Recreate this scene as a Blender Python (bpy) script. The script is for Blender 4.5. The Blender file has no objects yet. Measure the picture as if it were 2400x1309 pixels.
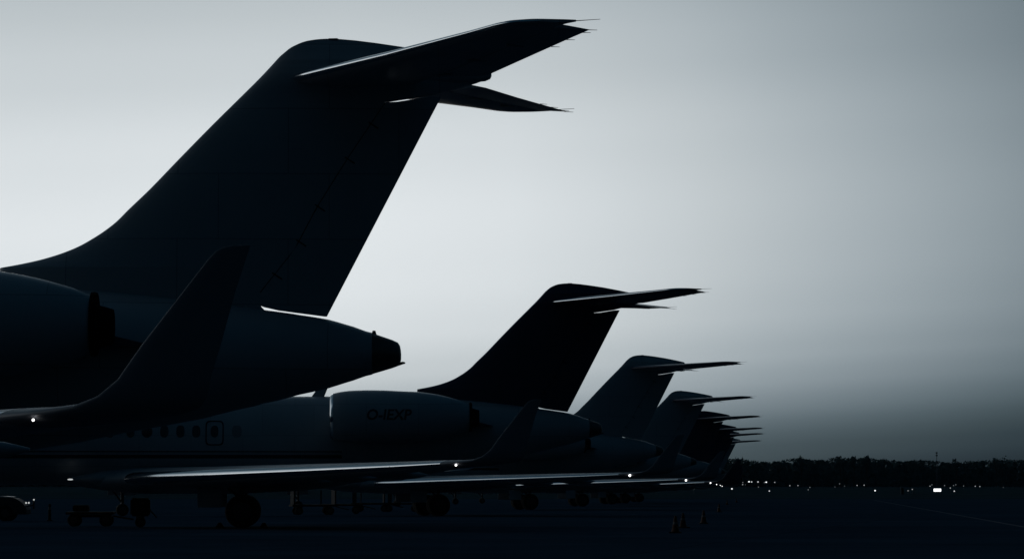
import bpy, bmesh, math, random
from mathutils import Vector, Matrix, noise as mnoise
R = math.radians
random.seed(7)
S = bpy.context.scene
COL = S.collection

# ------------------------------------------------------------ camera, world, sun, exposure
EYE = 1.055
cd = bpy.data.cameras.new('camera'); cam = bpy.data.objects.new('camera', cd); COL.objects.link(cam)
cd.sensor_width = 36; cd.lens = 122.06; cd.clip_start = .5; cd.clip_end = 9000
cam.location = (0, 0, EYE); cam.rotation_euler = (R(90 + 3.512), 0, 0)
S.camera = cam
S.view_settings.view_transform = 'Standard'; S.view_settings.look = 'None'
S.view_settings.exposure = 0; S.view_settings.gamma = 1; S.view_settings.use_curve_mapping = False

SUN_AZ, SUN_EL = -6.0, 4.0           # degrees to the left of the view axis / above the horizon (hidden in cloud)
W = bpy.data.worlds.new("World"); S.world = W; W.use_nodes = True
nt = W.node_tree; nt.nodes.clear(); N = nt.nodes.new; LK = nt.links.new
def mth(op, a, b=None, c=None):
    n = N('ShaderNodeMath'); n.operation = op
    for i, v in enumerate((a, b, c)):
        if v is None: continue
        if isinstance(v, (int, float)): n.inputs[i].default_value = v
        else: LK(v, n.inputs[i])
    return n.outputs[0]
def ramp(fac, stops, interp='B_SPLINE'):
    n = N('ShaderNodeValToRGB'); cr = n.color_ramp; cr.interpolation = interp
    while len(cr.elements) > 1: cr.elements.remove(cr.elements[0])
    for i, (p, c) in enumerate(stops):
        e = cr.elements[0] if i == 0 else cr.elements.new(p)
        e.position = p
        e.color = (c, c, c, 1) if isinstance(c, (int, float)) else (*c, 1)
    LK(fac, n.inputs[0]); return n.outputs[0]
tc = N('ShaderNodeTexCoord'); sx = N('ShaderNodeSeparateXYZ'); LK(tc.outputs['Generated'], sx.inputs[0])
az = mth('MULTIPLY', mth('ARCTAN2', sx.outputs[0], sx.outputs[1]), 57.2958)
el = mth('MULTIPLY', mth('ARCSINE', sx.outputs[2]), 57.2958)
# cloud deck: a bright break low in front and to the left, heavy cloud bank along the right horizon
azc = mth('MAXIMUM', mth('MINIMUM', az, 12.0), -12.0)
el2 = mth('SUBTRACT', el, mth('MULTIPLY', azc, .05))
AZ = [(-180,.004),(-112,.01),(-97,.10),(-88,.6),(-80,.95),(-60,.9),(-32,.8),(-18,.78),(-8,.84),(-3,.83),(0,.78),(2.2,.68),(4.6,.52),(6.6,.405),(8.6,.295),(14,.16),(30,.06),(60,.012),(180,.004)]
EL = [(-6,.03),(0,.075),(.5,.15),(.8,.215),(1.2,.40),(1.6,.60),(2.1,.76),(2.8,.90),(3.6,.97),(4.6,1.0),(5.8,.93),(7.2,.79),(8.6,.67),(12,.46),(20,.25),(35,.06),(55,.015),(90,.006)]
azr = ramp(mth('DIVIDE', mth('ADD', az, 180.0), 360.0), [((a + 180) / 360, v) for a, v in AZ], 'LINEAR')
# the elevation ramp is stretched (square root) so that the low sky gets most of the steps
eln = mth('DIVIDE', mth('ADD', el2, 6.0), 96.0)
elr = ramp(mth('POWER', mth('MAXIMUM', eln, 0.0), .5), [(math.sqrt(max(0, (e + 6) / 96)), v) for e, v in EL], 'EASE')
mp = N('ShaderNodeMapping'); mp.inputs['Scale'].default_value = (4, 4, 6); LK(tc.outputs['Generated'], mp.inputs[0])
nz = N('ShaderNodeTexNoise'); nz.inputs['Scale'].default_value = 1.3; nz.inputs['Detail'].default_value = 2.5; nz.inputs['Roughness'].default_value = .4
LK(mp.outputs[0], nz.inputs['Vector'])
cl = mth('ADD', mth('MULTIPLY', mth('SUBTRACT', nz.outputs['Fac'], .5), .15), .95)
# unseen higher glow added to the sky at left for the leading-edge highlights
sz = ramp(mth('DIVIDE', mth('ADD', az, 180.0), 360.0), [(0, 0), (80 / 360, 0), (91 / 360, 1), (128 / 360, 1), (146 / 360, 0)], 'LINEAR')
se = ramp(mth('DIVIDE', mth('MAXIMUM', el, 0.0), 90.0), [(.03, 0), (.11, .34), (.30, .34), (.46, 0)], 'EASE')
val = mth('MULTIPLY', mth('ADD', mth('MULTIPLY', azr, elr), mth('MULTIPLY', sz, se)), cl)
# bright cloud is nearly neutral, thin light turns blue-grey, the far side of the sky is deep blue
tint = ramp(mth('POWER', mth('MAXIMUM', val, 0.0), .5), [(0, (.30, .72, 1.25)), (.08, (.35, .75, 1.15)), (.25, (.63, .935, 1.10)), (.5, (.81, .98, 1.09)), (.75, (.91, .99, 1.03)), (1, (.975, 1.0, 1.02))], 'LINEAR')
mul0 = N('ShaderNodeVectorMath'); mul0.operation = 'SCALE'; LK(tint, mul0.inputs[0]); LK(val, mul0.inputs['Scale'])
mul = N('ShaderNodeVectorMath'); mul.operation = 'ADD'; LK(mul0.outputs[0], mul.inputs[0])
zen = ramp(mth('DIVIDE', mth('MAXIMUM', el, 0.0), 90.0), [(0, (.0026, .0062, .0082)), (.12, (.0026, .0063, .0085)), (.45, (.0030, .0135, .026)), (1, (.0030, .017, .033))], 'LINEAR')   # last blue light overhead
LK(zen, mul.inputs[1])
bgc = N('ShaderNodeBackground'); LK(mul.outputs[0], bgc.inputs[0]); bgc.inputs[1].default_value = 1.0
sky = N('ShaderNodeTexSky'); sky.sky_type = 'NISHITA'; sky.sun_disc = False
sky.sun_elevation = R(SUN_EL); sky.sun_rotation = R(SUN_AZ); sky.air_density = 1.0; sky.dust_density = .3; sky.ozone_density = 4
bgs = N('ShaderNodeBackground'); LK(sky.outputs[0], bgs.inputs[0]); bgs.inputs[1].default_value = .0006
ad = N('ShaderNodeAddShader'); LK(bgc.outputs[0], ad.inputs[0]); LK(bgs.outputs[0], ad.inputs[1])
wo = N('ShaderNodeOutputWorld'); LK(ad.outputs[0], wo.inputs[0])

sl = bpy.data.lights.new('sun', 'SUN'); so = bpy.data.objects.new('sun', sl); COL.objects.link(so)
sl.energy = .06; sl.angle = R(12); sl.color = (1, .96, .92)
sd = Vector((math.sin(R(SUN_AZ)) * math.cos(R(SUN_EL)), math.cos(R(SUN_AZ)) * math.cos(R(SUN_EL)), math.sin(R(SUN_EL))))
so.rotation_euler = (-sd).to_track_quat('-Z', 'Y').to_euler()

# ------------------------------------------------------------ materials
MAT = {}
def mat(name, col, rough=.5, metal=0, spec=.5, coat=0, emit=None, es=0, var=0, vscale=3, bump=0, bscale=20):
    m = bpy.data.materials.new(name); m.use_nodes = True; t = m.node_tree; b = t.nodes['Principled BSDF']
    b.inputs['Base Color'].default_value = (*col, 1); b.inputs['Roughness'].default_value = rough
    b.inputs['Metallic'].default_value = metal; b.inputs['Specular IOR Level'].default_value = spec
    b.inputs['Coat Weight'].default_value = coat; b.inputs['Coat Roughness'].default_value = .15
    if emit: b.inputs['Emission Color'].default_value = (*emit, 1); b.inputs['Emission Strength'].default_value = es
    if var or bump:
        tx = t.nodes.new('ShaderNodeTexCoord')
        if var:
            n = t.nodes.new('ShaderNodeTexNoise'); n.inputs['Scale'].default_value = vscale; n.inputs['Detail'].default_value = 6; n.inputs['Roughness'].default_value = .65
            t.links.new(tx.outputs['Object'], n.inputs['Vector'])
            r = t.nodes.new('ShaderNodeValToRGB'); r.color_ramp.elements[0].position = .3; r.color_ramp.elements[1].position = .72
            r.color_ramp.elements[0].color = (*[c * (1 - var) for c in col], 1); r.color_ramp.elements[1].color = (*[min(1, c * (1 + var)) for c in col], 1)
            t.links.new(n.outputs['Fac'], r.inputs[0]); t.links.new(r.outputs[0], b.inputs['Base Color'])
        if bump:
            n2 = t.nodes.new('ShaderNodeTexNoise'); n2.inputs['Scale'].default_value = bscale; n2.inputs['Detail'].default_value = 5
            t.links.new(tx.outputs['Object'], n2.inputs['Vector'])
            bp = t.nodes.new('ShaderNodeBump'); bp.inputs['Strength'].default_value = bump; bp.inputs['Distance'].default_value = .05
            t.links.new(n2.outputs['Fac'], bp.inputs['Height']); t.links.new(bp.outputs[0], b.inputs['Normal'])
    MAT[name] = m; return m
mat('jet_paint', (.36, .38, .40), .30, spec=.35, var=.05, vscale=1.2)
mat('dark_livery', (.05, .055, .09), .4, spec=.25, var=.08, vscale=1.2)
mat('stripe_paint', (.03, .03, .04), .5, spec=.2)
mat('bare_metal', (.70, .72, .74), .12, 1, var=.06, vscale=5)
mat('burnt_metal', (.10, .10, .10), .45, .8)
mat('window_shade', (.20, .21, .22), .4)
mat('cabin_glass', (.04, .05, .06), .15, spec=.5)
mat('rubber', (.02, .02, .02), .9, spec=.1)
mat('black_gap', (.004, .004, .005), .8, spec=.05)
mat('strut_metal', (.04, .04, .043), .4, .5)
mat('lettering', (.05, .05, .06), .6, spec=.1)
mat('lamp_white', (.8, .8, .8), .4, emit=(1, .98, .96), es=3.5)
mat('lens_glint', (.5, .5, .5), .3, emit=(.95, 1, 1), es=.5)  # faint emission stands for reflections and glints, not for a lit lamp
mat('tug_paint', (.05, .052, .055), .7, spec=.15)
mat('tug_roof', (.62, .65, .68), .38, 1)
mat('chassis', (.012, .012, .013), .8, spec=.1)
mat('cone_orange', (.06, .02, .012), .7, spec=.2)
mat('cone_white', (.12, .12, .12), .7, spec=.2)
mat('asphalt', (.027, .058, .088), 1, spec=0, var=.25, vscale=.15)
mat('grass', (.028, .05, .055), 1, spec=.0, var=.35, vscale=.05)
mat('line_paint', (.13, .14, .17), 1, spec=0, var=.3, vscale=2)
mat('foliage', (.06, .09, .075), 1, spec=.0, var=.4, vscale=.15)
mat('bark', (.06, .045, .03), 1, spec=0)
mat('steel_post', (.10, .10, .11), .7, .2)
mat('sign_face', (.8, .8, .8), .6, emit=(.97, 1, 1), es=2.2)
for i, s in enumerate((.06, .15, .33, .65, 1.25)):
    mat('airfield_lamp_%s' % 'abcde'[i], (.6, .6, .6), .5, emit=(.93, .98, 1), es=s)
# panel joints and a little grime in the jets' paint
def panel_lines(name, dark):
    t = MAT[name].node_tree; b = t.nodes['Principled BSDF']; base = b.inputs['Base Color'].links[0].from_socket
    tx = t.nodes.new('ShaderNodeTexCoord'); sp = t.nodes.new('ShaderNodeSeparateXYZ'); cb = t.nodes.new('ShaderNodeCombineXYZ')
    t.links.new(tx.outputs['Object'], sp.inputs[0]); t.links.new(sp.outputs[0], cb.inputs[0]); t.links.new(sp.outputs[2], cb.inputs[1])
    br = t.nodes.new('ShaderNodeTexBrick'); br.inputs['Scale'].default_value = 1; br.inputs['Brick Width'].default_value = 1.57; br.inputs['Row Height'].default_value = .93; br.offset = .37
    br.inputs['Mortar Size'].default_value = .006; br.inputs['Mortar Smooth'].default_value = .3
    br.inputs['Color1'].default_value = (1, 1, 1, 1); br.inputs['Color2'].default_value = (.93, .93, .93, 1); br.inputs['Mortar'].default_value = (dark, dark, dark, 1)
    t.links.new(cb.outputs[0], br.inputs['Vector'])
    mx = t.nodes.new('ShaderNodeMix'); mx.data_type = 'RGBA'; mx.blend_type = 'MULTIPLY'; mx.inputs[0].default_value = 1
    t.links.new(base, mx.inputs[6]); t.links.new(br.outputs['Color'], mx.inputs[7]); t.links.new(mx.outputs[2], b.inputs['Base Color'])
    n = t.nodes.new('ShaderNodeTexNoise'); n.inputs['Scale'].default_value = 2.2; n.inputs['Detail'].default_value = 8
    mpn = t.nodes.new('ShaderNodeMapping'); mpn.inputs['Scale'].default_value = (.5, 1, 2.5); t.links.new(tx.outputs['Object'], mpn.inputs[0]); t.links.new(mpn.outputs[0], n.inputs['Vector'])
    r = t.nodes.new('ShaderNodeMapRange'); r.inputs[3].default_value = .22; r.inputs[4].default_value = .42; t.links.new(n.outputs['Fac'], r.inputs[0]); t.links.new(r.outputs[0], b.inputs['Roughness'])
mat('winglet_paint', (.20, .21, .235), .4, spec=.25, var=.06, vscale=1.5)
panel_lines('jet_paint', .55); panel_lines('dark_livery', .6)
# apron: concrete slabs with joints and stains
def apron_mat():
    m = MAT['asphalt'].copy(); m.name = 'apron_concrete'; t = m.node_tree; b = t.nodes['Principled BSDF']
    base = b.inputs['Base Color'].links[0].from_socket
    tx = t.nodes.new('ShaderNodeTexCoord'); br = t.nodes.new('ShaderNodeTexBrick')
    br.inputs['Scale'].default_value = 1; br.inputs['Brick Width'].default_value = 7.5; br.inputs['Row Height'].default_value = 7.5
    br.inputs['Mortar Size'].default_value = .035; br.offset = 0; br.inputs['Color1'].default_value = (1, 1, 1, 1); br.inputs['Color2'].default_value = (.85, .85, .87, 1); br.inputs['Mortar'].default_value = (.6, .6, .6, 1)
    mpp = t.nodes.new('ShaderNodeMapping'); mpp.inputs['Rotation'].default_value = (0, 0, .16); t.links.new(tx.outputs['Object'], mpp.inputs[0]); t.links.new(mpp.outputs[0], br.inputs['Vector'])
    mx = t.nodes.new('ShaderNodeMix'); mx.data_type = 'RGBA'; mx.blend_type = 'MULTIPLY'; mx.inputs[0].default_value = 1
    t.links.new(base, mx.inputs[6]); t.links.new(br.outputs['Color'], mx.inputs[7]); t.links.new(mx.outputs[2], b.inputs['Base Color'])
    MAT['apron'] = m
apron_mat()

# ------------------------------------------------------------ helpers
def tag(o, label=None, cat=None, group=None, kind=None):
    for k, v in (('label', label), ('category', cat), ('group', group), ('kind', kind)):
        if v: o[k] = v
    return o
def empty(name, loc=(0, 0, 0), rz=0):
    o = bpy.data.objects.new(name, None); COL.objects.link(o); o.location = loc; o.rotation_euler = (0, 0, rz)
    o.empty_display_size = .3; return o
def obj(name, bm, m, parent=None, smooth=True, ang=35, loc=None, recalc=True):
    if recalc: bmesh.ops.recalc_face_normals(bm, faces=bm.faces)
    me = bpy.data.meshes.new(name); bm.to_mesh(me); bm.free()
    me.materials.append(MAT[m] if isinstance(m, str) else m)
    if smooth:
        for p in me.polygons: p.use_smooth = True
        try: me.set_sharp_from_angle(angle=R(ang))
        except Exception: pass
    o = bpy.data.objects.new(name, me); COL.objects.link(o)
    if parent: o.parent = parent
    if loc: o.location = loc
    return o
def copy_tree(o, parent=None):
    c = o.copy(); COL.objects.link(c); c.parent = parent
    for ch in list(o.children): copy_tree(ch, c)
    return c
def loft(bm, rings, cap0=True, cap1=True, closed=True):
    vs = [[bm.verts.new(p) for p in r] for r in rings]
    n = len(rings[0])
    for a, b in zip(vs, vs[1:]):
        for i in range(n if closed else n - 1):
            j = (i + 1) % n
            try: bm.faces.new((a[i], a[j], b[j], b[i]))
            except ValueError: pass
    if closed:
        if cap0: bm.faces.new(vs[0][::-1])
        if cap1: bm.faces.new(vs[-1])
    return bm
def box(bm, c, s, rz=0, bev=0):
    r = bmesh.ops.create_cube(bm, size=1, matrix=Matrix.Translation(c) @ Matrix.Rotation(rz, 4, 'Z') @ Matrix.Diagonal((*s, 1)))
    if bev:
        es = list({e for v in r['verts'] for e in v.link_edges})
        bmesh.ops.bevel(bm, geom=es, offset=bev, segments=2, affect='EDGES')
    return bm
def tube(bm, a, b, r0, r1=None, n=10):
    a = Vector(a); b = Vector(b); r1 = r0 if r1 is None else r1; d = (b - a).normalized()
    x = d.orthogonal().normalized(); y = d.cross(x)
    rg = [[p + (x * math.cos(t) + y * math.sin(t)) * r for t in [2 * math.pi * i / n for i in range(n)]] for p, r in ((a, r0), (b, r1))]
    return loft(bm, rg)
def lathe(bm, prof, axis, c, n=24):                                    # prof: (radius, offset along the axis)
    ax = {'x': 0, 'y': 1, 'z': 2}[axis]; o = [i for i in range(3) if i != ax]; rg = []
    for r, h in prof:
        ring = []
        for i in range(n):
            t = 2 * math.pi * i / n; p = [0, 0, 0]; p[ax] = c[ax] + h; p[o[0]] = c[o[0]] + r * math.cos(t); p[o[1]] = c[o[1]] + r * math.sin(t); ring.append(p)
        rg.append(ring)
    return loft(bm, rg)
def lerp(tab, x):                                                       # piecewise-linear table lookup
    if x <= tab[0][0]: return tab[0][1]
    for (a, va), (b, vb) in zip(tab, tab[1:]):
        if x <= b: return va + (vb - va) * (x - a) / (b - a)
    return tab[-1][1]
def naca(x): return 5 * (.2969 * math.sqrt(max(x, 0)) - .126 * x - .3516 * x * x + .2843 * x ** 3 - .1036 * x ** 4)   # half thickness / t

# ------------------------------------------------------------ the business jet; u = aft, v = to port (towards the camera), z = up; local y = -v
FUS = [(-28.65,2.12,2.02,.04),(-28.55,2.26,1.88,.17),(-28.3,2.44,1.74,.36),(-27.7,2.72,1.56,.62),(-26.9,3.02,1.43,.86),(-26.2,3.42,1.37,1.03),(-25.4,3.76,1.33,1.19),(-24.4,3.94,1.31,1.30),(-23,4.0,1.30,1.345),(-20,4.01,1.3,1.35),(-16,4.01,1.3,1.35),(-12,4.01,1.3,1.35),(-9,4.01,1.3,1.35),(-7.4,4.015,1.36,1.34),(-6,4.015,1.45,1.31),(-4.7,4.0,1.58,1.24),(-3.5,3.94,1.77,1.12),(-2.8,3.88,1.92,1.03),(-1.8,3.77,2.1,.88),(-1.05,3.67,2.28,.75),(-.72,3.622,2.36,.69),(-.43,3.579,2.44,.63),(0,3.51,2.536,.55),(.35,3.41,2.645,.47),(.62,3.322,2.73,.40)]
def fus_half(u, z):                                                     # half width of the fuselage skin at station u, height z
    t = lerp([(s[0], s[1]) for s in FUS], u); b = lerp([(s[0], s[2]) for s in FUS], u); w = lerp([(s[0], s[3]) for s in FUS], u)
    c = (t + b) / 2; h = (t - b) / 2; q = 1 - ((z - c) / h) ** 2
    return w * math.sqrt(max(q, 0))
def ring_fus(s, n=48):
    u, t, b, w = s; c = (t + b) / 2; h = (t - b) / 2
    return [(u, w * math.cos(2 * math.pi * i / n), c + h * math.sin(2 * math.pi * i / n)) for i in range(n)]
def dense(tab, k=3):
    out = []
    for i, (a, b) in enumerate(zip(tab, tab[1:])):
        p0 = tab[i - 1] if i else a; p3 = tab[i + 2] if i + 2 < len(tab) else b
        for q in range(k):
            t = q / k; out.append(tuple(.5 * ((2 * y1) + (-y0 + y2) * t + (2 * y0 - 5 * y1 + 4 * y2 - y3) * t * t + (-y0 + 3 * y1 - 3 * y2 + y3) * t ** 3) if j else x1 + (x2 - x1) * t
                                        for j, (y0, y1, y2, y3, x1, x2) in enumerate(zip(p0, a, b, p3, a, b))))
    out.append(tab[-1]); return out
def skin_patch(bm, pts, side, off=.005):                                # polygon lying on the fuselage side; pts = (u, z)
    c = (sum(p[0] for p in pts) / len(pts), sum(p[1] for p in pts) / len(pts))
    f = lambda p: (p[0], side * (fus_half(p[0], p[1]) + off), p[1])
    cv = bm.verts.new(f(c)); vs = [bm.verts.new(f(p)) for p in pts]
    for i in range(len(vs)): bm.faces.new((cv, vs[i], vs[(i + 1) % len(vs)]))
def oval(cu, cz, a, b, n=20, e=2.6):
    r = []
    for i in range(n):
        t = 2 * math.pi * i / n; c, s = math.cos(t), math.sin(t)
        r.append((cu + a * math.copysign(abs(c) ** (2 / e), c), cz + b * math.copysign(abs(s) ** (2 / e), s)))
    return r
def skin_frame(bm, outer, inner, side, off=.006):
    f = lambda p: (p[0], side * (fus_half(p[0], p[1]) + off), p[1])
    A = [bm.verts.new(f(p)) for p in outer]; B = [bm.verts.new(f(p)) for p in inner]; n = len(A)
    for i in range(n): bm.faces.new((A[i], A[(i + 1) % n], B[(i + 1) % n], B[i]))

# vertical fin outline (side view)
FIN_LE = [(3.3,-4.68),(4.235,-4.68),(4.244,-4.66),(4.30,-4.36),(4.366,-4.071),(4.45,-3.80),(4.549,-3.56),(4.65,-3.38),(4.756,-3.215),(4.90,-3.03),(5.067,-2.865),(5.366,-2.555),(5.8,-2.141),(6.29,-1.665),(6.651,-1.303),(6.958,-.997),(7.16,-.81),(7.26,-.72),(7.33,-.64),(7.39,-.565),(7.43,-.49),(7.465,-.41),(7.49,-.33),(7.506,-.24),(7.517,-.15),(7.5225,-.05)]
_f = FIN_LE[2:]; _d = []                                                # smooth the traced leading edge
for i in range(len(_f) - 1):
    p0, p1, p2, p3 = _f[max(0, i - 1)], _f[i], _f[i + 1], _f[min(len(_f) - 1, i + 2)]
    for q in range(3):
        t = q / 3; z_ = p1[0] + (p2[0] - p1[0]) * t
        m1 = (p2[1] - p0[1]) / (p2[0] - p0[0]); m2 = (p3[1] - p1[1]) / (p3[0] - p1[0]); h = p2[0] - p1[0]
        _d.append((z_, (2 * t ** 3 - 3 * t * t + 1) * p1[1] + (t ** 3 - 2 * t * t + t) * h * m1 + (3 * t * t - 2 * t ** 3) * p2[1] + (t ** 3 - t * t) * h * m2))
FIN_LE = FIN_LE[:2] + _d + [_f[-1]]
FIN_TE = [(3.55,-.031),(6.62,1.555)]
HINGE = [(3.3,-.735),(3.642,-.735),(3.69,-.945),(3.73,-1.035),(3.785,-1.065),(4.504,-.496),(5.083,-.194),(5.785,.241),(6.324,.60),(6.62,.80)]
CAP_TE = [(6.62,.83),(6.635,.97),(6.70,1.40),(6.80,1.80),(6.88,2.08),(6.94,2.24),(6.98,2.30),(7.06,2.31),(7.10,2.26),(7.13,2.12),(7.16,2.09),(7.20,2.07),(7.225,1.98),(7.30,1.62),(7.397,1.108),(7.463,.66),(7.50,.36),(7.517,.16),(7.5225,.02)]
RUD_LE0 = [(3.552,-.06),(3.60,-.42),(3.641,-.72),(3.69,-.93),(3.73,-1.02),(3.78,-1.05)]
RUD_BOT = 3.552
def fin_thick(u, z):
    le = lerp(FIN_LE, z); te = lerp(FIN_TE, z) if z < 6.62 else lerp(CAP_TE, z) + .02
    c = te - le
    if z > 6.62:
        te2 = lerp(FIN_TE, 6.62) * (7.53 - z) / .91 + te * (z - 6.62) / .91; te2 = max(te, te2)
        c = te2 - le
    x = min(1, max(0, (u - le) / c)); t = .085 * c
    t *= lerp([(3, 1), (6.6, 1), (7.0, 1.25), (7.2, 1.25), (7.4, .8), (7.5, .35), (7.53, .15)], z)
    return max(naca(x) * t, .004)
def fin_sec(z, u0, u1, n=22, endr=0):
    xs = [(1 - math.cos(math.pi * i / n)) / 2 for i in range(n + 1)]
    us = [u0 + (u1 - u0) * x for x in xs]; r = []
    def th(u):
        t = fin_thick(u, z)
        if endr and u > u1 - endr: t *= math.sqrt(max(0, 1 - ((u - u1 + endr) / endr) ** 2)) * .98 + .02
        return t
    for u in us: r.append((u, th(u), z))
    for u in us[::-1]: r.append((u, -th(u), z))
    return r
# aerofoil surfaces: stations = (LE u, v, z, chord, thickness ratio, twist z at TE)
def foil_ring(le, v, z, c, t, x0, x1, n=12, dz=0, camber=0):
    xs = [x0 + (x1 - x0) * (1 - math.cos(math.pi * i / n)) / 2 for i in range(n + 1)]
    up = [(le + x * c, -v, z + naca(x) * t * c + camber * c * x * (1 - x) * 4 + dz * x) for x in xs]
    lo = [(le + x * c, -v, z - naca(x) * t * c + camber * c * x * (1 - x) * 4 + dz * x) for x in xs]
    return up[::-1] + lo[1:] if x0 == 0 else up[::-1] + lo
def mirror(pts_rings, side): return [[(p[0], p[1] * side, p[2]) for p in r] for r in pts_rings]

STAB = [(-.60,.0,6.95,2.58,.105),(-.46,.28,6.952,2.52,.105),(.82,2.3,7.00,1.82,.105),(1.95,4.2,7.052,1.24,.10),(2.30,4.84,7.068,1.08,.10),(2.42,5.0,7.073,1.02,.095),(2.60,5.13,7.077,.92,.08),(2.86,5.19,7.08,.70,.06)]
WING = [(-13.4,.9,1.42,6.3,.125),(-12.55,1.75,1.47,5.6,.125),(-11.3,3.35,1.52,4.75,.13),(-9.9,5.1,1.575,3.85,.14),(-6.9,8.85,1.68,2.75,.15),(-4.6,11.7,1.77,1.95,.15),(-3.35,13.25,1.835,1.75,.12)]
WLET = [(-3.35,13.25,1.835,1.75,.12),(-3.06,13.55,1.855,1.62,.10),(-2.78,13.78,1.88,1.46,.10),(-2.50,13.93,1.925,1.30,.095),(-2.24,14.02,2.03,1.12,.09),(-2.03,14.07,2.20,.94,.085),(-1.78,14.13,2.55,.80,.08),(-1.36,14.23,3.08,.53,.075),(-1.10,14.29,3.41,.38,.07),(-1.02,14.31,3.49,.33,.06),(-.95,14.32,3.528,.27,.05),(-.84,14.325,3.546,.17,.03)]
def wing_part(st, side, x0, x1, name, m, parent, n=12, droop=0):
    bm = bmesh.new()
    loft(bm, mirror([foil_ring(le, v, z, c, t, x0, x1, n, dz=droop) for le, v, z, c, t in st], side))
    return obj(name, bm, m, parent, ang=50)
def winglet_mesh(side, x0, x1, name, m, parent, n=12):
    bm = bmesh.new(); rings = []
    for i, (le, v, z, c, t) in enumerate(WLET):
        a = WLET[max(0, i - 1)]; b = WLET[min(len(WLET) - 1, i + 1)]
        d = Vector((0, b[1] - a[1], b[2] - a[2])).normalized(); nr = Vector((0, -d.z, d.y))        # section thickness is laid normal to the span line
        xs = [x0 + (x1 - x0) * (1 - math.cos(math.pi * k / n)) / 2 for k in range(n + 1)]
        up = [(le + x * c, v + nr.y * naca(x) * t * c, z + nr.z * naca(x) * t * c) for x in xs]
        lo = [(le + x * c, v - nr.y * naca(x) * t * c, z - nr.z * naca(x) * t * c) for x in xs]
        ring = up[::-1] + (lo[1:] if x0 == 0 else lo)
        rings.append([(p[0], -p[1] * side, p[2]) for p in ring])
    loft(bm, rings); return obj(name, bm, m, parent, ang=50)

NAC = [(-7.36,.60),(-7.345,.66),(-7.28,.70),(-7.10,.745),(-6.8,.785),(-6.3,.805),(-5.7,.80),(-5.2,.775),(-4.7,.755),(-4.2,.69),(-3.8,.605),(-3.4,.495),(-3.13,.395)]
NAC = [(u, r) for u, r in dense(NAC, 3)]
NV, NZ = 1.98, 3.345
def nac_r(u): return lerp(NAC, u)

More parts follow.
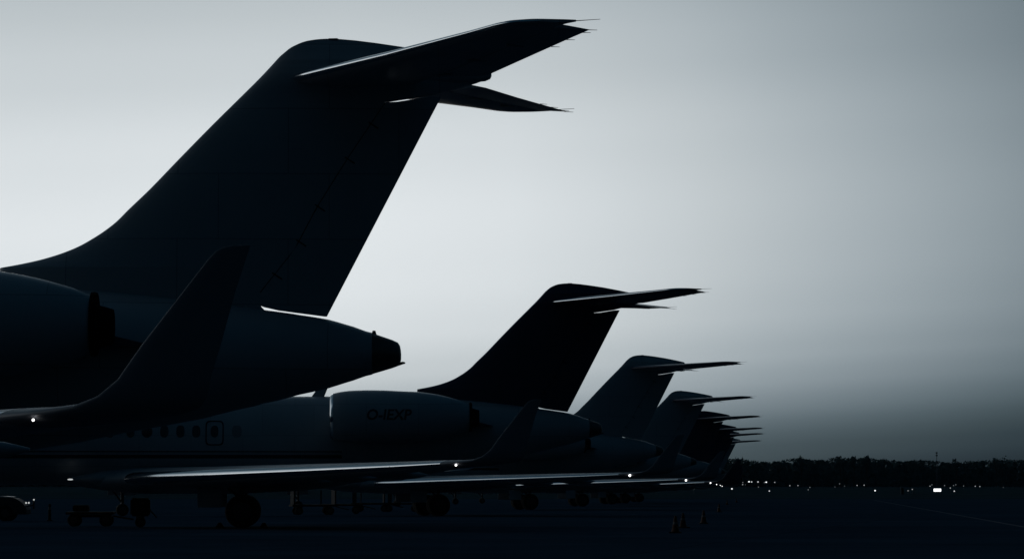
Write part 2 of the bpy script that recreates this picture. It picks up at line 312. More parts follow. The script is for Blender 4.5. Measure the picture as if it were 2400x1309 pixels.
def make_jet(name):
    J = empty(name)
    # fuselage
    fz = obj('fuselage', loft(bmesh.new(), [ring_fus(s) for s in dense(FUS)]), 'jet_paint', J)
    cone = [(.625,3.316,2.738,.395),(.9,3.222,2.82,.31),(.98,3.185,2.85,.27),(1.01,3.14,2.88,.23),(1.022,3.08,2.92,.17),(1.026,3.04,2.95,.1)]
    obj('tail_cone', loft(bmesh.new(), [ring_fus(s, 32) for s in cone]), 'burnt_metal', fz)
    bm = bmesh.new(); loft(bm, [ring_fus(s, 16) for s in [(.80,2.86,2.79,.05),(.95,2.895,2.84,.055),(1.05,2.915,2.875,.045),(1.085,2.905,2.885,.02)]]); obj('tail_light', bm, 'burnt_metal', fz)
    belly = [(-15.6,1.5,1.42,.1),(-15.2,1.7,1.28,.75),(-14.2,1.9,1.12,1.2),(-12.5,2.0,1.04,1.45),(-10.5,2.0,1.03,1.5),(-8.6,1.95,1.1,1.38),(-7.2,1.8,1.24,.95),(-6.4,1.6,1.4,.3)]
    obj('belly_fairing', loft(bmesh.new(), [ring_fus(s) for s in dense(belly, 4)]), 'jet_paint', fz)
    for side in (-1, 1):                                              # -1 = port (local y negative)
        wu = [-12.38, -11.892, -11.415, -10.19] + [-13.40 - .62 * i for i in range(14)]
        for u in wu:
            bm = bmesh.new(); skin_patch(bm, oval(u, 2.913, .125 if u < -10.3 else .15, .185), side); obj('window', bm, 'cabin_glass' if u != -10.19 else 'window_shade', fz, recalc=False)
        bm = bmesh.new(); skin_patch(bm, oval(-12.9, 2.90, .165, .18, e=2), side)
        lathe(bm, [(.15, 0), (.13, .03), (.06, .05), (.01, .052)], 'y', (-12.9, side * fus_half(-12.9, 2.9), 2.9), 16) if side == 1 else lathe(bm, [(.15, 0), (.13, -.03), (.06, -.05), (.01, -.052)], 'y', (-12.9, side * fus_half(-12.9, 2.9), 2.9), 16)
        obj('porthole', bm, 'cabin_glass', fz)
        bm = bmesh.new(); skin_patch(bm, oval(-10.86, 2.865, .25, .35, 32, 7), side, .004); dr = obj('emergency_exit', bm, 'jet_paint', fz, recalc=False)
        bm = bmesh.new(); skin_frame(bm, oval(-10.86, 2.865, .275, .375, 40, 6), oval(-10.86, 2.865, .24, .34, 40, 6), side, .008); obj('door_seal', bm, 'black_gap', dr)
        bm = bmesh.new(); skin_patch(bm, oval(-10.86, 2.913, .115, .18), side, .009); obj('window', bm, 'cabin_glass', dr, recalc=False)
        for z0, z1 in ((2.10, 2.205), (2.285, 2.32)):
            bm = bmesh.new(); us = [-25 + i * .75 for i in range(25)]
            A = [[bm.verts.new((u, side * (fus_half(u, z) + .005), z)) for u in us] for z in (z0, z1)]
            for i in range(len(us) - 1): bm.faces.new((A[0][i], A[0][i + 1], A[1][i + 1], A[1][i]))
            obj('stripe', bm, 'stripe_paint', fz)
        bm = bmesh.new()
        f = lambda u, z: (u, side * (fus_half(u, z) + .01), z)
        for q in ([(-27.0, 2.78), (-26.5, 2.82), (-26.35, 3.2), (-26.75, 3.02)], [(-26.45, 2.84), (-25.8, 2.92), (-25.75, 3.25), (-26.3, 3.25)]):
            bm.faces.new([bm.verts.new(f(*p)) for p in q])
        obj('windshield', bm, 'cabin_glass', fz, smooth=False)
    bm = bmesh.new(); loft(bm, [[(u, s * w, z) for u, s in ((a, 0), ((a + b) / 2, 1), (b, 0), ((a + b) / 2, -1))] for a, b, z, w in ((-7.95, -7.55, 3.98, .03), (-7.72, -7.42, 4.30, .012))]); obj('antenna', bm, 'jet_paint', fz, smooth=False)
    bm = bmesh.new(); loft(bm, [[(u, s * w, z) for u, s in ((a, 0), ((a + b) / 2, 1), (b, 0), ((a + b) / 2, -1))] for a, b, z, w in ((.60, .68, 3.29, .02), (.62, .66, 3.355, .01))]); obj('antenna', bm, 'burnt_metal', fz, smooth=False)
    # fin
    fn_zs = [3.45, 3.7, 3.9, 4.1, 4.235] + [p[0] for p in FIN_LE[2:]] + [6.5, 6.6, 6.615, 6.64, 6.70, 6.80, 6.88, 6.94, 6.98, 7.02, 7.06, 7.10, 7.13, 7.20, 7.225, 7.30, 7.36]
    rings = []
    for z in sorted(set(fn_zs)):
        te = lerp(HINGE, z) if z < 6.62 else lerp(CAP_TE, z)
        rings.append(fin_sec(z, lerp(FIN_LE, z), te, endr=.22 if z > 6.62 else 0))
    fin = obj('tail_fin', loft(bmesh.new(), rings), 'jet_paint', J, ang=40)
    zs = [3.552, 3.57, 3.60, 3.641, 3.69, 3.73, 3.78] + [3.78 + (6.605 - 3.78) * i / 14 for i in range(1, 15)] + [6.615, 6.65, 6.695]
    rings = []
    for z in zs:
        u0 = lerp(RUD_LE0, z) if z < 3.78 else lerp(HINGE, z) + .015 if z < 6.61 else lerp([(6.615, .97), (6.695, 1.44)], z)
        te = 1.555 + .516 * (z - 6.62) if z > 6.62 else lerp(FIN_TE, z); us = [u0 + (te - u0) * i / 10 for i in range(11)]
        rings.append([(u, fin_thick(u, z), z) for u in us] + [(u, -fin_thick(u, z), z) for u in us[::-1]])
    rud = obj('rudder', loft(bmesh.new(), rings), 'jet_paint', fin, ang=40)
    rings = []
    for z in [3.80 + (6.60 - 3.80) * i / 12 for i in range(13)]:
        h = lerp(HINGE, z); w = fin_thick(h, z) - .02; rings.append([(h - .05, w, z), (h + .06, w, z), (h + .06, -w, z), (h - .05, -w, z)])
    obj('hinge_gap_filler', loft(bmesh.new(), rings), 'black_gap', fin, smooth=False)  # black filler added inside the rudder gap to block the sky behind
    bm = bmesh.new(); lathe(bm, [(.02, .6), (.09, .9), (.12, 1.3), (.12, 1.8), (.105, 2.08), (.09, 2.22), (.06, 2.29), (.02, 2.31)], 'x', (0, 0, 7.005), 24); obj('tail_bullet', bm, 'jet_paint', fin)
    for z in (4.15, 4.62, 5.12, 5.80, 6.3):
        for s in (-1, 1):
            bm = bmesh.new(); u = lerp(HINGE, z); a = Vector((u - .03, s * (fin_thick(u, z) + .002), z + .02)); b = Vector((u + .17, s * (fin_thick(u + .17, z) + .002), z - .11))
            tube(bm, a, a.lerp(b, .7), .009, n=6); obj('hinge', bm, 'black_gap', rud)
    bm = bmesh.new(); tube(bm, (-.02, 0, 7.515), (.10, 0, 7.512), .014, .02); tube(bm, (.10, 0, 7.512), (.13, 0, 7.51), .02, .008); obj('beacon', bm, 'burnt_metal', fin)
    for side in (1, -1):                                              # 1 = port half (negative y)
        st = wing_part(STAB, side, .03, .70, 'tailplane', 'jet_paint', J)
        wing_part(STAB, side, 0, .03, 'leading_edge', 'bare_metal', st, n=6)
        ELV = [(le, v, z, c, t) for le, v, z, c, t in STAB if .5 < v < 4.95]
        rg = []
        for le, v, z, c, t in [(-.13, .72, 6.963, 2.33, .11)] + ELV:
            x0 = .712; xs = [x0 + (1 - x0) * i / 5 for i in range(6)]
            d = lambda x: -.055 * (x - x0) / (1 - x0)
            rg.append([(le + x * c + (x - x0) / (1 - x0) * (.03 + .13 * max(0, v - .7) / 4.1), -v * side, z + naca(x) * t * c + d(x)) for x in xs] + [(le + x * c + (x - x0) / (1 - x0) * (.03 + .13 * max(0, v - .7) / 4.1), -v * side, z - naca(x) * t * c + d(x)) for x in xs[::-1]])
        ev = obj('elevator', loft(bmesh.new(), rg), 'jet_paint', st, ang=40)
        for v, L_ in ((3.4, .13), (4.0, .14), (4.6, .15), (4.82, .16)):
            le = lerp([(s[1], s[0]) for s in STAB], v); c = lerp([(s[1], s[3]) for s in STAB], v); z = lerp([(s[1], s[2]) for s in STAB], v)
            bm = bmesh.new(); tube(bm, (le + c + .12, -v * side, z - .055), (le + c + .10 + L_, -(v + .02) * side, z - .06), .0055, .003, 6); obj('static_wick', bm, 'rubber', ev)
        bm = bmesh.new(); tube(bm, (3.32, -5.17 * side, 7.08), (3.66, -5.19 * side, 7.10), .006, .003, 6); obj('static_wick', bm, 'rubber', st)
        for v in (1.0, 2.3, 3.6):                                      # actuator fairings below the elevator
            le = lerp([(s[1], s[0]) for s in STAB], v); c = lerp([(s[1], s[3]) for s in STAB], v); z = lerp([(s[1], s[2]) for s in STAB], v)
            bm = bmesh.new(); tube(bm, (le + .62 * c, -v * side, z - .07), (le + .78 * c, -v * side, z - .085), .018, .008, 8); obj('actuator_fairing', bm, 'jet_paint', st)
    # engines
    for side in (-1, 1):
        y = side * NV
        bm = bmesh.new(); lathe(bm, [(r, u) for u, r in NAC if u > -7.285] + [(.33, -3.15), (.30, -3.6)], 'x', (0, y, NZ), 48)
        nc = obj('engine_nacelle', bm, 'jet_paint', J)
        bm = bmesh.new(); n = 48
        prof = [(nac_r(-7.275) + .0015, -7.275), (.66, -7.345), (.625, -7.372), (.585, -7.365), (.555, -7.30), (.535, -7.15), (.55, -6.9)]
        rg = [[(u, y + r * math.cos(2 * math.pi * i / n), NZ + r * math.sin(2 * math.pi * i / n)) for i in range(n)] for r, u in prof]
        loft(bm, rg, False, False); obj('inlet_ring', bm, 'bare_metal', nc, recalc=True)
        bm = bmesh.new(); lathe(bm, [(.56, -6.92), (.56, -6.88)], 'x', (0, y, NZ), 32); lathe(bm, [(.02, -7.12), (.08, -7.05), (.15, -6.93)], 'x', (0, y, NZ), 20); obj('fan', bm, 'burnt_metal', nc)
        bm = bmesh.new(); lathe(bm, [(.44, -3.16), (.445, -3.12), (.43, -3.08), (.30, -3.07)], 'x', (0, y, NZ), 40); obj('reverser_lip', bm, 'black_gap', nc)
        bm = bmesh.new(); lathe(bm, [(.30, -3.1), (.27, -2.98), (.235, -2.86), (.2, -2.87), (.19, -3.1)], 'x', (0, y, NZ - .03), 32); obj('exhaust_nozzle', bm, 'black_gap', nc)
        bm = bmesh.new(); y0 = side * .7; y1 = side * (NV - .3)
        loft(bm, [[(p, q, NZ + h * k - .12 - d) for p, h, d in ((-6.5, 0, 0), (-6.0, .12, 0), (-4.5, .16, 0), (-3.2, .11, .06), (-2.4, .0, .14), (-3.2, -.11, .06), (-4.5, -.16, 0), (-6.0, -.12, 0))] for q, k in ((y0, 1.15), (y1, 1))]); obj('pylon', bm, 'dark_livery', J)
    # wings
    for side in (1, -1):
        wg = wing_part(WING, side, .045, 1.0, 'wing', 'jet_paint', J, n=14)
        st2 = [tuple(a + (b - a) * .08 for a, b in zip(WING[1], WING[2]))] + WING[2:]
        for nm, st3, mm in (('leading_edge', st2, 'bare_metal'), ('root_fairing', WING[:2] + st2[:1], 'jet_paint')):
            bm = bmesh.new(); loft(bm, mirror([foil_ring(le, v, z, c, t, 0, .045, 8) for le, v, z, c, t in st3], side)); obj(nm, bm, mm, wg)
        winglet_mesh(side, 0.03, 1, 'winglet', 'winglet_paint', wg)
        winglet_mesh(side, 0, .03, 'leading_edge', 'winglet_paint', wg, 6)
        for v in (3.9, 5.0, 9.8, 11.6):                                # slat joints
            le = lerp([(s[1], s[0]) for s in WING], v); z = lerp([(s[1], s[2]) for s in WING], v); c = lerp([(s[1], s[3]) for s in WING], v); t = .11
            bm = bmesh.new(); r0 = foil_ring(le - .004, v, z, c, t * 1.02, 0, .06, 6); r1 = foil_ring(le + .016, v + .02, z, c, t * 1.02, 0, .06, 6)
            loft(bm, mirror([r0, r1], side)); obj('slat_joint', bm, 'black_gap', wg)
        for v in (3.6, 6.4, 9.0):                                      # flap track fairings
            le = lerp([(s[1], s[0]) for s in WING], v); z = lerp([(s[1], s[2]) for s in WING], v); c = lerp([(s[1], s[3]) for s in WING], v)
            bm = bmesh.new(); lathe(bm, [(.02, -.9), (.09, -.5), (.12, 0), (.09, .5), (.02, .8)], 'x', (le + c * .9, -v * side, z - .13), 12); obj('flap_track_fairing', bm, 'jet_paint', wg)
        bm = bmesh.new(); bmesh.ops.create_uvsphere(bm, u_segments=12, v_segments=8, radius=.045); obj('navigation_light', bm, 'lamp_white', wg, loc=(-2.93, -13.66 * side, 1.80))
        bm = bmesh.new(); bmesh.ops.create_uvsphere(bm, u_segments=16, v_segments=8, radius=.085, matrix=Matrix.Diagonal((1, .8, .3, 1)))
        obj('landing_light', bm, 'lens_glint', wg, loc=(-14.1, -1.42 * side, 1.46))  # its glow imitates the sky reflected in the lens
    # landing gear
    def gear(nm, u, v, top, r, w, tr):
        bm = bmesh.new(); tube(bm, (u, -v, top), (u, -v, r), .09, .07, 14); tube(bm, (u, -v - tr, r), (u, -v + tr, r), .06, n=12); tube(bm, (u - .7, -v, top), (u - .04, -v, r + .35), .04, n=8)
        g = obj(nm, bm, 'strut_metal', J)
        for s in (-1, 1):
            yc = -v + s * tr
            bm = bmesh.new(); lathe(bm, [(r * .55, -w * .5), (r * .8, -w * .5), (r * .94, -w * .42), (r, -w * .22), (r, w * .22), (r * .94, w * .42), (r * .8, w * .5), (r * .55, w * .5)], 'y', (u, yc, r), 28); tw = obj('wheel', bm, 'rubber', g)
            bm = bmesh.new(); lathe(bm, [(r * .2, -w * .53), (r * .5, -w * .51), (r * .56, -w * .505), (r * .56, w * .505), (r * .5, w * .51), (r * .2, w * .53)], 'y', (u, yc, r), 20); obj('rim', bm, 'strut_metal', tw)
        return g
    for v in (2.2, -2.2):
        g = gear('main_gear', -10.0, v, 1.5, .50, .36, .30)
        bm = bmesh.new(); box(bm, (-10.95, -v * 1.15, .93), (.75, .05, .62), 0, .02); obj('gear_door', bm, 'jet_paint', g)
    g = gear('nose_gear', -24.3, 0, 1.5, .28, .2, .2)
    bm = bmesh.new(); box(bm, (-24.3, .45, 1.15), (1.3, .03, .4), 0, .01); obj('gear_door', bm, 'jet_paint', g)
    return J

master = make_jet('business_jet')
JETS = [  # X, Y, yaw, wing offset, dark fin, light scale, label
 (-2.602, 49.309, .811, .43, False, .32, 'nearest, largest business jet, its tall T-tail and tail cone filling the left'),
 (1.747, 107.331, 3.215, -1.096, True, .65, 'second jet of the row, black fin, registration letters on its engine'),
 (6.094, 163.5, 9.813, -.48, False, 1.1, 'third jet of the row, its grey fin rising just behind the black fin'),
 (10.684, 220.711, 8.312, .595, False, 1.25, 'fourth jet of the row, grey fin partly covered by the third jet'),
 (15.163, 275.12, 6.638, 1.09, True, 1.1, 'fifth jet of the row, black fin top showing behind the fourth jet'),
 (18.87, 324.539, 7.213, .6, True, .8, 'sixth jet of the row, only its fin cap and thin tailplane show below the fifth'),
 (21.103, 354.561, 6.784, .6, True, .8, 'seventh jet of the row, thin tailplane line between those of the sixth and the last'),
 (24.296, 401.888, 6.181, .6, False, .8, 'farthest jet of the row, the lowest tailplane line just above the treeline')]
jets = []
for i, (X, Y, psi, wo_, dark, ls, lab) in enumerate(JETS):
    j = master if i == 1 else None
    jets.append(j)
for i in range(8):
    if jets[i] is None: jets[i] = copy_tree(master)
for j, (X, Y, psi, wo_, dark, ls, lab) in zip(jets, JETS):
    j.location = (X, Y, 0); j.rotation_euler = (0, 0, R(psi))
    tag(j, lab, 'airplane', 'business jets parked in a row')
    for ch in j.children:
        nm = ch.name.split('.')[0]
        if nm == 'wing':
            ch.location.x = wo_
            if j is jets[0] and min(v.co.y for v in ch.data.vertices) > -5: far_wing = ch
            for c2 in ch.children:
                if c2.name.startswith('navigation_light'): c2.scale = (ls, ls, ls)
        if nm == 'wing' and j in jets[4:7]:
            for c2 in ch.children:
                if c2.name.startswith('winglet'): c2.material_slots[0].link = 'OBJECT'; c2.material_slots[0].material = MAT['dark_livery']
        if nm == 'tailplane' and j is not jets[0]:                      # trimmed a little lower and swept a little more than on the nearest jet
            if j not in jets[:2]:
                for c2 in ch.children:
                    if c2.name.startswith('leading_edge'): c2.material_slots[0].link = 'OBJECT'; c2.material_slots[0].material = MAT['dark_livery']
            port = min(v.co.y for v in ch.data.vertices) < -1
            ch.location.z = -.02 if j is jets[1] else -.055; ch.rotation_euler.z = R(2.6 if port else -2.6)
        if dark and nm in ('tail_fin', 'tailplane'):
            todo = [ch] + [c for c in ch.children if c.name.split('.')[0] in ('rudder', 'elevator')]
            for c in todo:
                c.material_slots[0].link = 'OBJECT'; c.material_slots[0].material = MAT['dark_livery']
            if nm == 'tail_fin': ch['label'] = 'black painted tail fin'
for c in list(far_wing.children) + [far_wing]: bpy.data.objects.remove(c)      # the nearest jet shows no far wing in the photo
# registration on the second jet's port engine
def registration(j):
    cu = bpy.data.curves.new('registration', 'FONT'); cu.body = 'O-IEXP'; cu.size = 1; cu.offset = .022; cu.resolution_u = 3
    to = bpy.data.objects.new('t', cu); COL.objects.link(to); bpy.context.view_layer.update()
    me = bpy.data.meshes.new_from_object(to.evaluated_get(bpy.context.evaluated_depsgraph_get()))
    bpy.data.objects.remove(to)
    bm = bmesh.new(); bm.from_mesh(me); bmesh.ops.subdivide_edges(bm, edges=bm.edges, cuts=1); bmesh.ops.triangulate(bm, faces=bm.faces)
    xs = [v.co.x for v in bm.verts]; ys = [v.co.y for v in bm.verts]; x0, x1, y0, y1 = min(xs), max(xs), min(ys), max(ys)
    for v in bm.verts:
        t = (v.co.y - y0) / (y1 - y0); u = -6.29 + 1.34 * (v.co.x - x0) / (x1 - x0) + .05 * t; z = 3.235 + .33 * t
        v.co = (u, -(NV + math.sqrt(nac_r(u) ** 2 - (z - NZ) ** 2) + .006), z)
    nc = min([c for c in j.children if c.name.startswith('engine_nacelle')], key=lambda c: c.data.vertices[0].co.y)
    obj('registration', bm, 'lettering', nc, smooth=False, recalc=False)
registration(jets[1])

# ------------------------------------------------------------ ground
def terr(y):
    t = min(1, max(0, (y - 1000) / 500)); return 3.6 * t * t * (3 - 2 * t)
bm = bmesh.new(); ys = [-300, -50, 100, 400, 800] + [1000 + 25 * i for i in range(21)] + [1700, 2500, 6000]; xs = [-3500, -600, -200, 0, 200, 600, 3500]
V = [[bm.verts.new((x, y, terr(y) - .02)) for x in xs] for y in ys]
for a, b in zip(V, V[1:]):
    for i in range(len(xs) - 1): bm.faces.new((a[i], a[i + 1], b[i + 1], b[i]))
tag(obj('grass_field', bm, 'grass', recalc=False), 'dark grass airfield stretching to the far trees', 'ground', kind='structure')
bm = bmesh.new(); bm.faces.new([bm.verts.new(p) for p in ((-400, -100, 0), (300, -100, 0), (300, 620, 0), (-400, 620, 0))])
tag(obj('apron', bm, 'apron', smooth=False, recalc=False), 'dark paved apron under the row of jets', 'ground', kind='structure')
bm = bmesh.new(); bm.faces.new([bm.verts.new(p) for p in ((-600, 820, .0), (600, 820, .0), (600, 875, .0), (-600, 875, .0))])
tag(obj('taxiway', bm, 'asphalt', smooth=False, recalc=False), 'far taxiway strip across the grass', 'road', kind='structure')
def line(pts, w, name, label):
    bm = bmesh.new()
    L, Rr = [], []
    for i, p in enumerate(pts):
        a = Vector(pts[max(0, i - 1)]); b = Vector(pts[min(len(pts) - 1, i + 1)]); d = (b - a).normalized(); n = Vector((-d.y, d.x))
        L.append(bm.verts.new((p[0] + n.x * w / 2, p[1] + n.y * w / 2, .006))); Rr.append(bm.verts.new((p[0] - n.x * w / 2, p[1] - n.y * w / 2, .006)))
    for i in range(len(pts) - 1): bm.faces.new((Rr[i], Rr[i + 1], L[i + 1], L[i]))
    tag(obj(name, bm, 'line_paint', smooth=False, recalc=False), label, 'ground marking', kind='structure')
line([(((2030 + (y - 1168) * 5.606) - 1200) / 8137 * 8585 / (y - 1153.9), 8585 / (y - 1153.9)) for y in (1245, 1234, 1220, 1208, 1198, 1190, 1182, 1176, 1171)], .2, 'taxi_line', 'faint painted taxi line running off across the apron at right')
line([(-40, 92), (-9.2, 92)], .15, 'stand_line', 'short painted stand line near the left corner of the apron')
line([(-40, 126.5), (-10, 122)], .12, 'stand_line', 'thin painted stand line under the second jet')
line([(-9.5, 121), (-4.5, 121)], .10, 'stand_line', 'faint painted line right of the second jet wheels')

# ------------------------------------------------------------ far wood and single trees
def clump(bm, c, r, rnd):
    k = rnd.randint(3, 4); nrm = Vector((rnd.gauss(0, 1), rnd.gauss(0, 1) - .4, rnd.gauss(0, 1))).normalized(); x = nrm.orthogonal().normalized(); y = nrm.cross(x)
    a0 = rnd.random() * 6.28
    bm.faces.new([bm.verts.new(c + (x * math.cos(a0 + 6.283 * i / k) + y * math.sin(a0 + 6.283 * i / k)) * r * rnd.uniform(.7, 1.2)) for i in range(k)])
def crown(bm, c, rx, rz, n, rnd, size=.5, conifer=False):
    c = Vector(c)
    lobes = [(Vector((rnd.uniform(-.55, .55) * rx, rnd.uniform(-.5, .5) * rx, rnd.uniform(-.6, .62) * rz)), rnd.uniform(.35, .6)) for _ in range(7)]
    for _ in range(n):
        if conifer:
            t = rnd.random() ** 1.4; r = rx * (1 - t) * rnd.uniform(.3, 1.05); a = rnd.random() * 6.283
            p = c + Vector((r * math.cos(a), r * math.sin(a), (t * 2 - 1) * rz)); s = size * (1 - .5 * t)
        else:
            lo, k = rnd.choice(lobes); d = Vector((rnd.gauss(0, 1), rnd.gauss(0, 1), rnd.gauss(0, 1))).normalized() * rnd.uniform(.5, 1.0)
            p = c + lo + Vector((d.x * rx * k, d.y * rx * k, d.z * rz * k)); s = size
        clump(bm, p, s * rnd.uniform(.6, 1.3), rnd)
PROF = [(1600,1074),(1700,1073),(1722,1074),(1740,1072),(1748,1077),(1790,1079),(1830,1079),(1850,1074),(1875,1071),(1905,1073),(1930,1076),(1955,1075),(1975,1070),(2005,1072),(2035,1070),(2060,1073),(2085,1074),(2100,1078),(2120,1079),(2160,1077),(2195,1076),(2215,1080),(2226,1083),(2240,1078),(2255,1084),(2275,1079),(2320,1077),(2365,1076),(2400,1078)]
rnd = random.Random(3); bm = bmesh.new(); x = -420
while x < 470:
    for row, D in enumerate((1500, 1518, 1540)):
        xx = x + rnd.uniform(-2, 2) + row * 1.3; px = 1200 + 8137 * xx / 1500
        ypx = lerp(PROF, px) if 1600 < px < 2400 else 1076 + 4 * mnoise.noise(Vector((xx * .03, 0, 0)))
        top = EYE + (1154 - ypx) / 8137 * D + rnd.uniform(-.7, .1)
        g = terr(D); h = top - g; con = rnd.random() < .2
        if con: crown(bm, (xx, D + rnd.uniform(-3, 3), g + h * .5), 1.9, h * .5 + rnd.uniform(0, .2), 46, rnd, .55, True)
        else: crown(bm, (xx, D + rnd.uniform(-3, 3), g + h * .58), 2.9, h * .40, 75, rnd, .58)
        for _ in range(26): clump(bm, Vector((xx + rnd.uniform(-1.8, 1.8), D + rnd.uniform(-2, 2), top - abs(rnd.gauss(0, .8)) - .35)), .42, rnd)
        if row == 0:                                                    # undergrowth closing the gaps down to the ground
            for _ in range(150): clump(bm, Vector((xx + rnd.uniform(-2.2, 2.2), D + rnd.uniform(-1, 30), g + rnd.uniform(0, 1) ** 1.3 * h * .86 if _ % 3 else g + rnd.uniform(-.02, .5) * h)), 1.4, rnd)
        if con and row == 0: tube(bm, (xx, D, g), (xx, D, g + h * .9), .16, .03, 5)
    x += 2.6
tag(obj('distant_wood', bm, 'foliage', smooth=False, recalc=False), 'dark unbroken wood along the horizon behind the airfield', 'wood', kind='stuff')
def tree(px, ytop, D, rx, rz, lab, n=230, conifer=False, size=.42):
    X = (px - 1200) / 8137 * D; top = EYE + (1154 - ytop) / 8137 * D; g = terr(D); rnd = random.Random(int(px))
    t = empty('tree', (X, D, g)); h = top - g
    bm = bmesh.new(); tube(bm, (0, 0, 0), (.2, 0, h * .6), .22, .12, 7)
    for k in range(5):
        a = rnd.random() * 6.28; tube(bm, (.1, 0, h * rnd.uniform(.35, .6)), (rx * .6 * math.cos(a), rx * .6 * math.sin(a), h - rz * rnd.uniform(.5, 1.1)), .09, .03, 5)
    obj('trunk', bm, 'bark', t)
    bm = bmesh.new(); crown(bm, (0, 0, h - rz * 1.02), rx, rz, n, rnd, size, conifer); obj('crown', bm, 'foliage', t, smooth=False, recalc=False)
    tag(t, lab, 'tree')
tree(1739, 1068, 1490, .9, 3.2, 'slim pointed tree poking above the wood beside the last jet tail', 150, True, .3)
tree(1877, 1066, 1490, 1.7, 2.4, 'small peaked tree rising above the left part of the wood')
tree(1968, 1067, 1490, 2.6, 2.6, 'ragged tree with two tufts above the middle of the wood')
tree(2000, 1068.5, 1490, 1.3, 2.4, 'narrow treetop between the ragged tree and the rounded one', 140)
tree(2030, 1065, 1488, 2.2, 2.6, 'rounded treetop standing tallest above the middle of the wood', 300)
tree(2240, 1074, 1485, 3.2, 3.4, 'broad dome shaped tree in the dip of the wood right of the mast', 420)
tree(2333, 1069, 1488, 1.7, 2.2, 'loose feathery treetop left of the tall feathery tree', 110)
tree(2347, 1066, 1486, 3.0, 2.8, 'tallest loose feathery tree near the right edge', 200)
# mast
mx = (2194 - 1200) / 8137 * 1480; mz = terr(1480); top = EYE + 96 / 8137 * 1480
m_ = empty('radio_mast', (mx, 1480, mz)); H_ = top - mz
bm = bmesh.new()
for a in range(3):
    c, s = .22 * math.cos(a * 2.094), .22 * math.sin(a * 2.094); tube(bm, (c, s, 0), (c * .6, s * .6, H_), .06, .05, 6)
for k in range(14): tube(bm, (.2, 0, k * H_ / 14), (-.1, .18, (k + 1) * H_ / 14), .03, n=5)
obj('lattice', bm, 'steel_post', m_)
for dz in (.5, 1.6):
    bm = bmesh.new(); box(bm, (0, -.1, H_ - dz), (.95, .3, .5), 0, .05); obj('antenna', bm, 'steel_post', m_)
tag(m_, 'thin radio mast with an antenna head above the wood at right', 'mast')

# ------------------------------------------------------------ airfield lights
LIGHTS = [ # px, py, level 0-4, width factor, distance class, label
 (1523.7,1145.8,3,1,0,'bright low light left of all the runway lights, under the jet wingtips'),
 (1537.8,1144.3,0,1,0,'very dim light just right of the leftmost bright one'),
 (1582.4,1143.8,4,1,0,'bright low light below the fourth jet wingtip, left of its twin'),
 (1625.3,1143.8,3,.9,0,'bright low light right of the fourth jet wingtip lamp'),
 (1714.4,1144.3,4,1,0,'bright low light below the first lamp of the upper row'),
 (1802,1149.4,3,1,0,'bright low light standing alone under the upper row of lamps'),
 (2049.4,1148.5,4,1,0,'bright low light alone in the wide dark gap left of the box'),
 (2126.7,1148.8,1,1.6,0,'dim flattened low light right of the dark cabinet'),
 (2136.5,1145.6,2,1,0,'middling light up and right of the dim flattened one'),
 (2234.7,1149.7,3,1,0,'bright low light to the right of the lit sign'),
 (2225.5,1142.4,2,1,0,'middling upright light above the low one right of the sign'),
 (1893,1146.6,1,.9,0,'dim lower light of the slanting pair'),
 (1897,1140.9,1,1,1,'dim upper light of the slanting pair'),
 (1717.6,1127.6,2,1.1,2,'leftmost lamp of the upper row'),
 (1740,1129.5,1,1,2,'dim upper light of the small cluster right of the leftmost lamp'),
 (1739.7,1134.5,2,.9,1,'lower light of the small cluster right of the leftmost lamp'),
 (1746,1134.7,0,.9,1,'faintest light of the small cluster under the upper row'),
 (1754.6,1127.9,4,1.3,2,'wide bright lamp, left one of the touching pair in the upper row'),
 (1760.8,1128.2,3,1.1,2,'bright lamp, right one of the touching pair in the upper row'),
 (1775.5,1128.2,3,1.3,2,'wide bright lamp alone in the middle of the upper row'),
 (1776.5,1140,1,.9,1,'dim light straight below the middle lamp of the upper row'),
 (1790.5,1129.6,1,1,2,'dim lamp touching the bright one near the upper row end'),
 (1794.8,1128.8,4,1.2,2,'bright lamp near the right end of the upper row'),
 (1814.8,1129.2,2,1.1,2,'last lamp at the right end of the upper row'),
 (1850,1137,2,1,1,'left light of the evenly lit pair past the upper row'),
 (1869,1136.7,2,1,1,'right light of the evenly lit pair past the upper row'),
 (1955.7,1140,0,1.2,1,'faint light left of the raised one below the rounded treetop'),
 (1966.5,1132.6,1,1,2,'raised dim light alone under the ragged tree'),
 (1978,1138,0,1.2,1,'faint light right of the raised one'),
 (2007.3,1136.4,2,1,1,'left light of the pair under the rounded treetop'),
 (2023.8,1135.8,2,1,1,'right light of the pair under the rounded treetop'),
 (2178,1138,2,.9,1,'light just up and left of the lit sign'),
 (2182.5,1135,1,.8,1,'dim light above the lit sign, right of its neighbour'),
 (2212,1136.7,1,1,1,'dim light up and right of the lit sign'),
 (2233,1136.7,1,.9,1,'dim light left of the faint raised one beneath the dome shaped tree'),
 (2238.3,1134.8,1,.9,1,'dim raised light beneath the dome shaped tree'),
 (2256.5,1137.7,1,.8,1,'small dim light between the dome shaped tree and the last pair'),
 (2283.8,1138.3,2,1,1,'left, brighter light of the last pair toward the right edge'),
 (2294.5,1139,2,.9,1,'right, dimmer light of the last pair toward the right edge'),
 (2349.3,1140.9,0,1.1,1,'faint light nearest the right edge')]
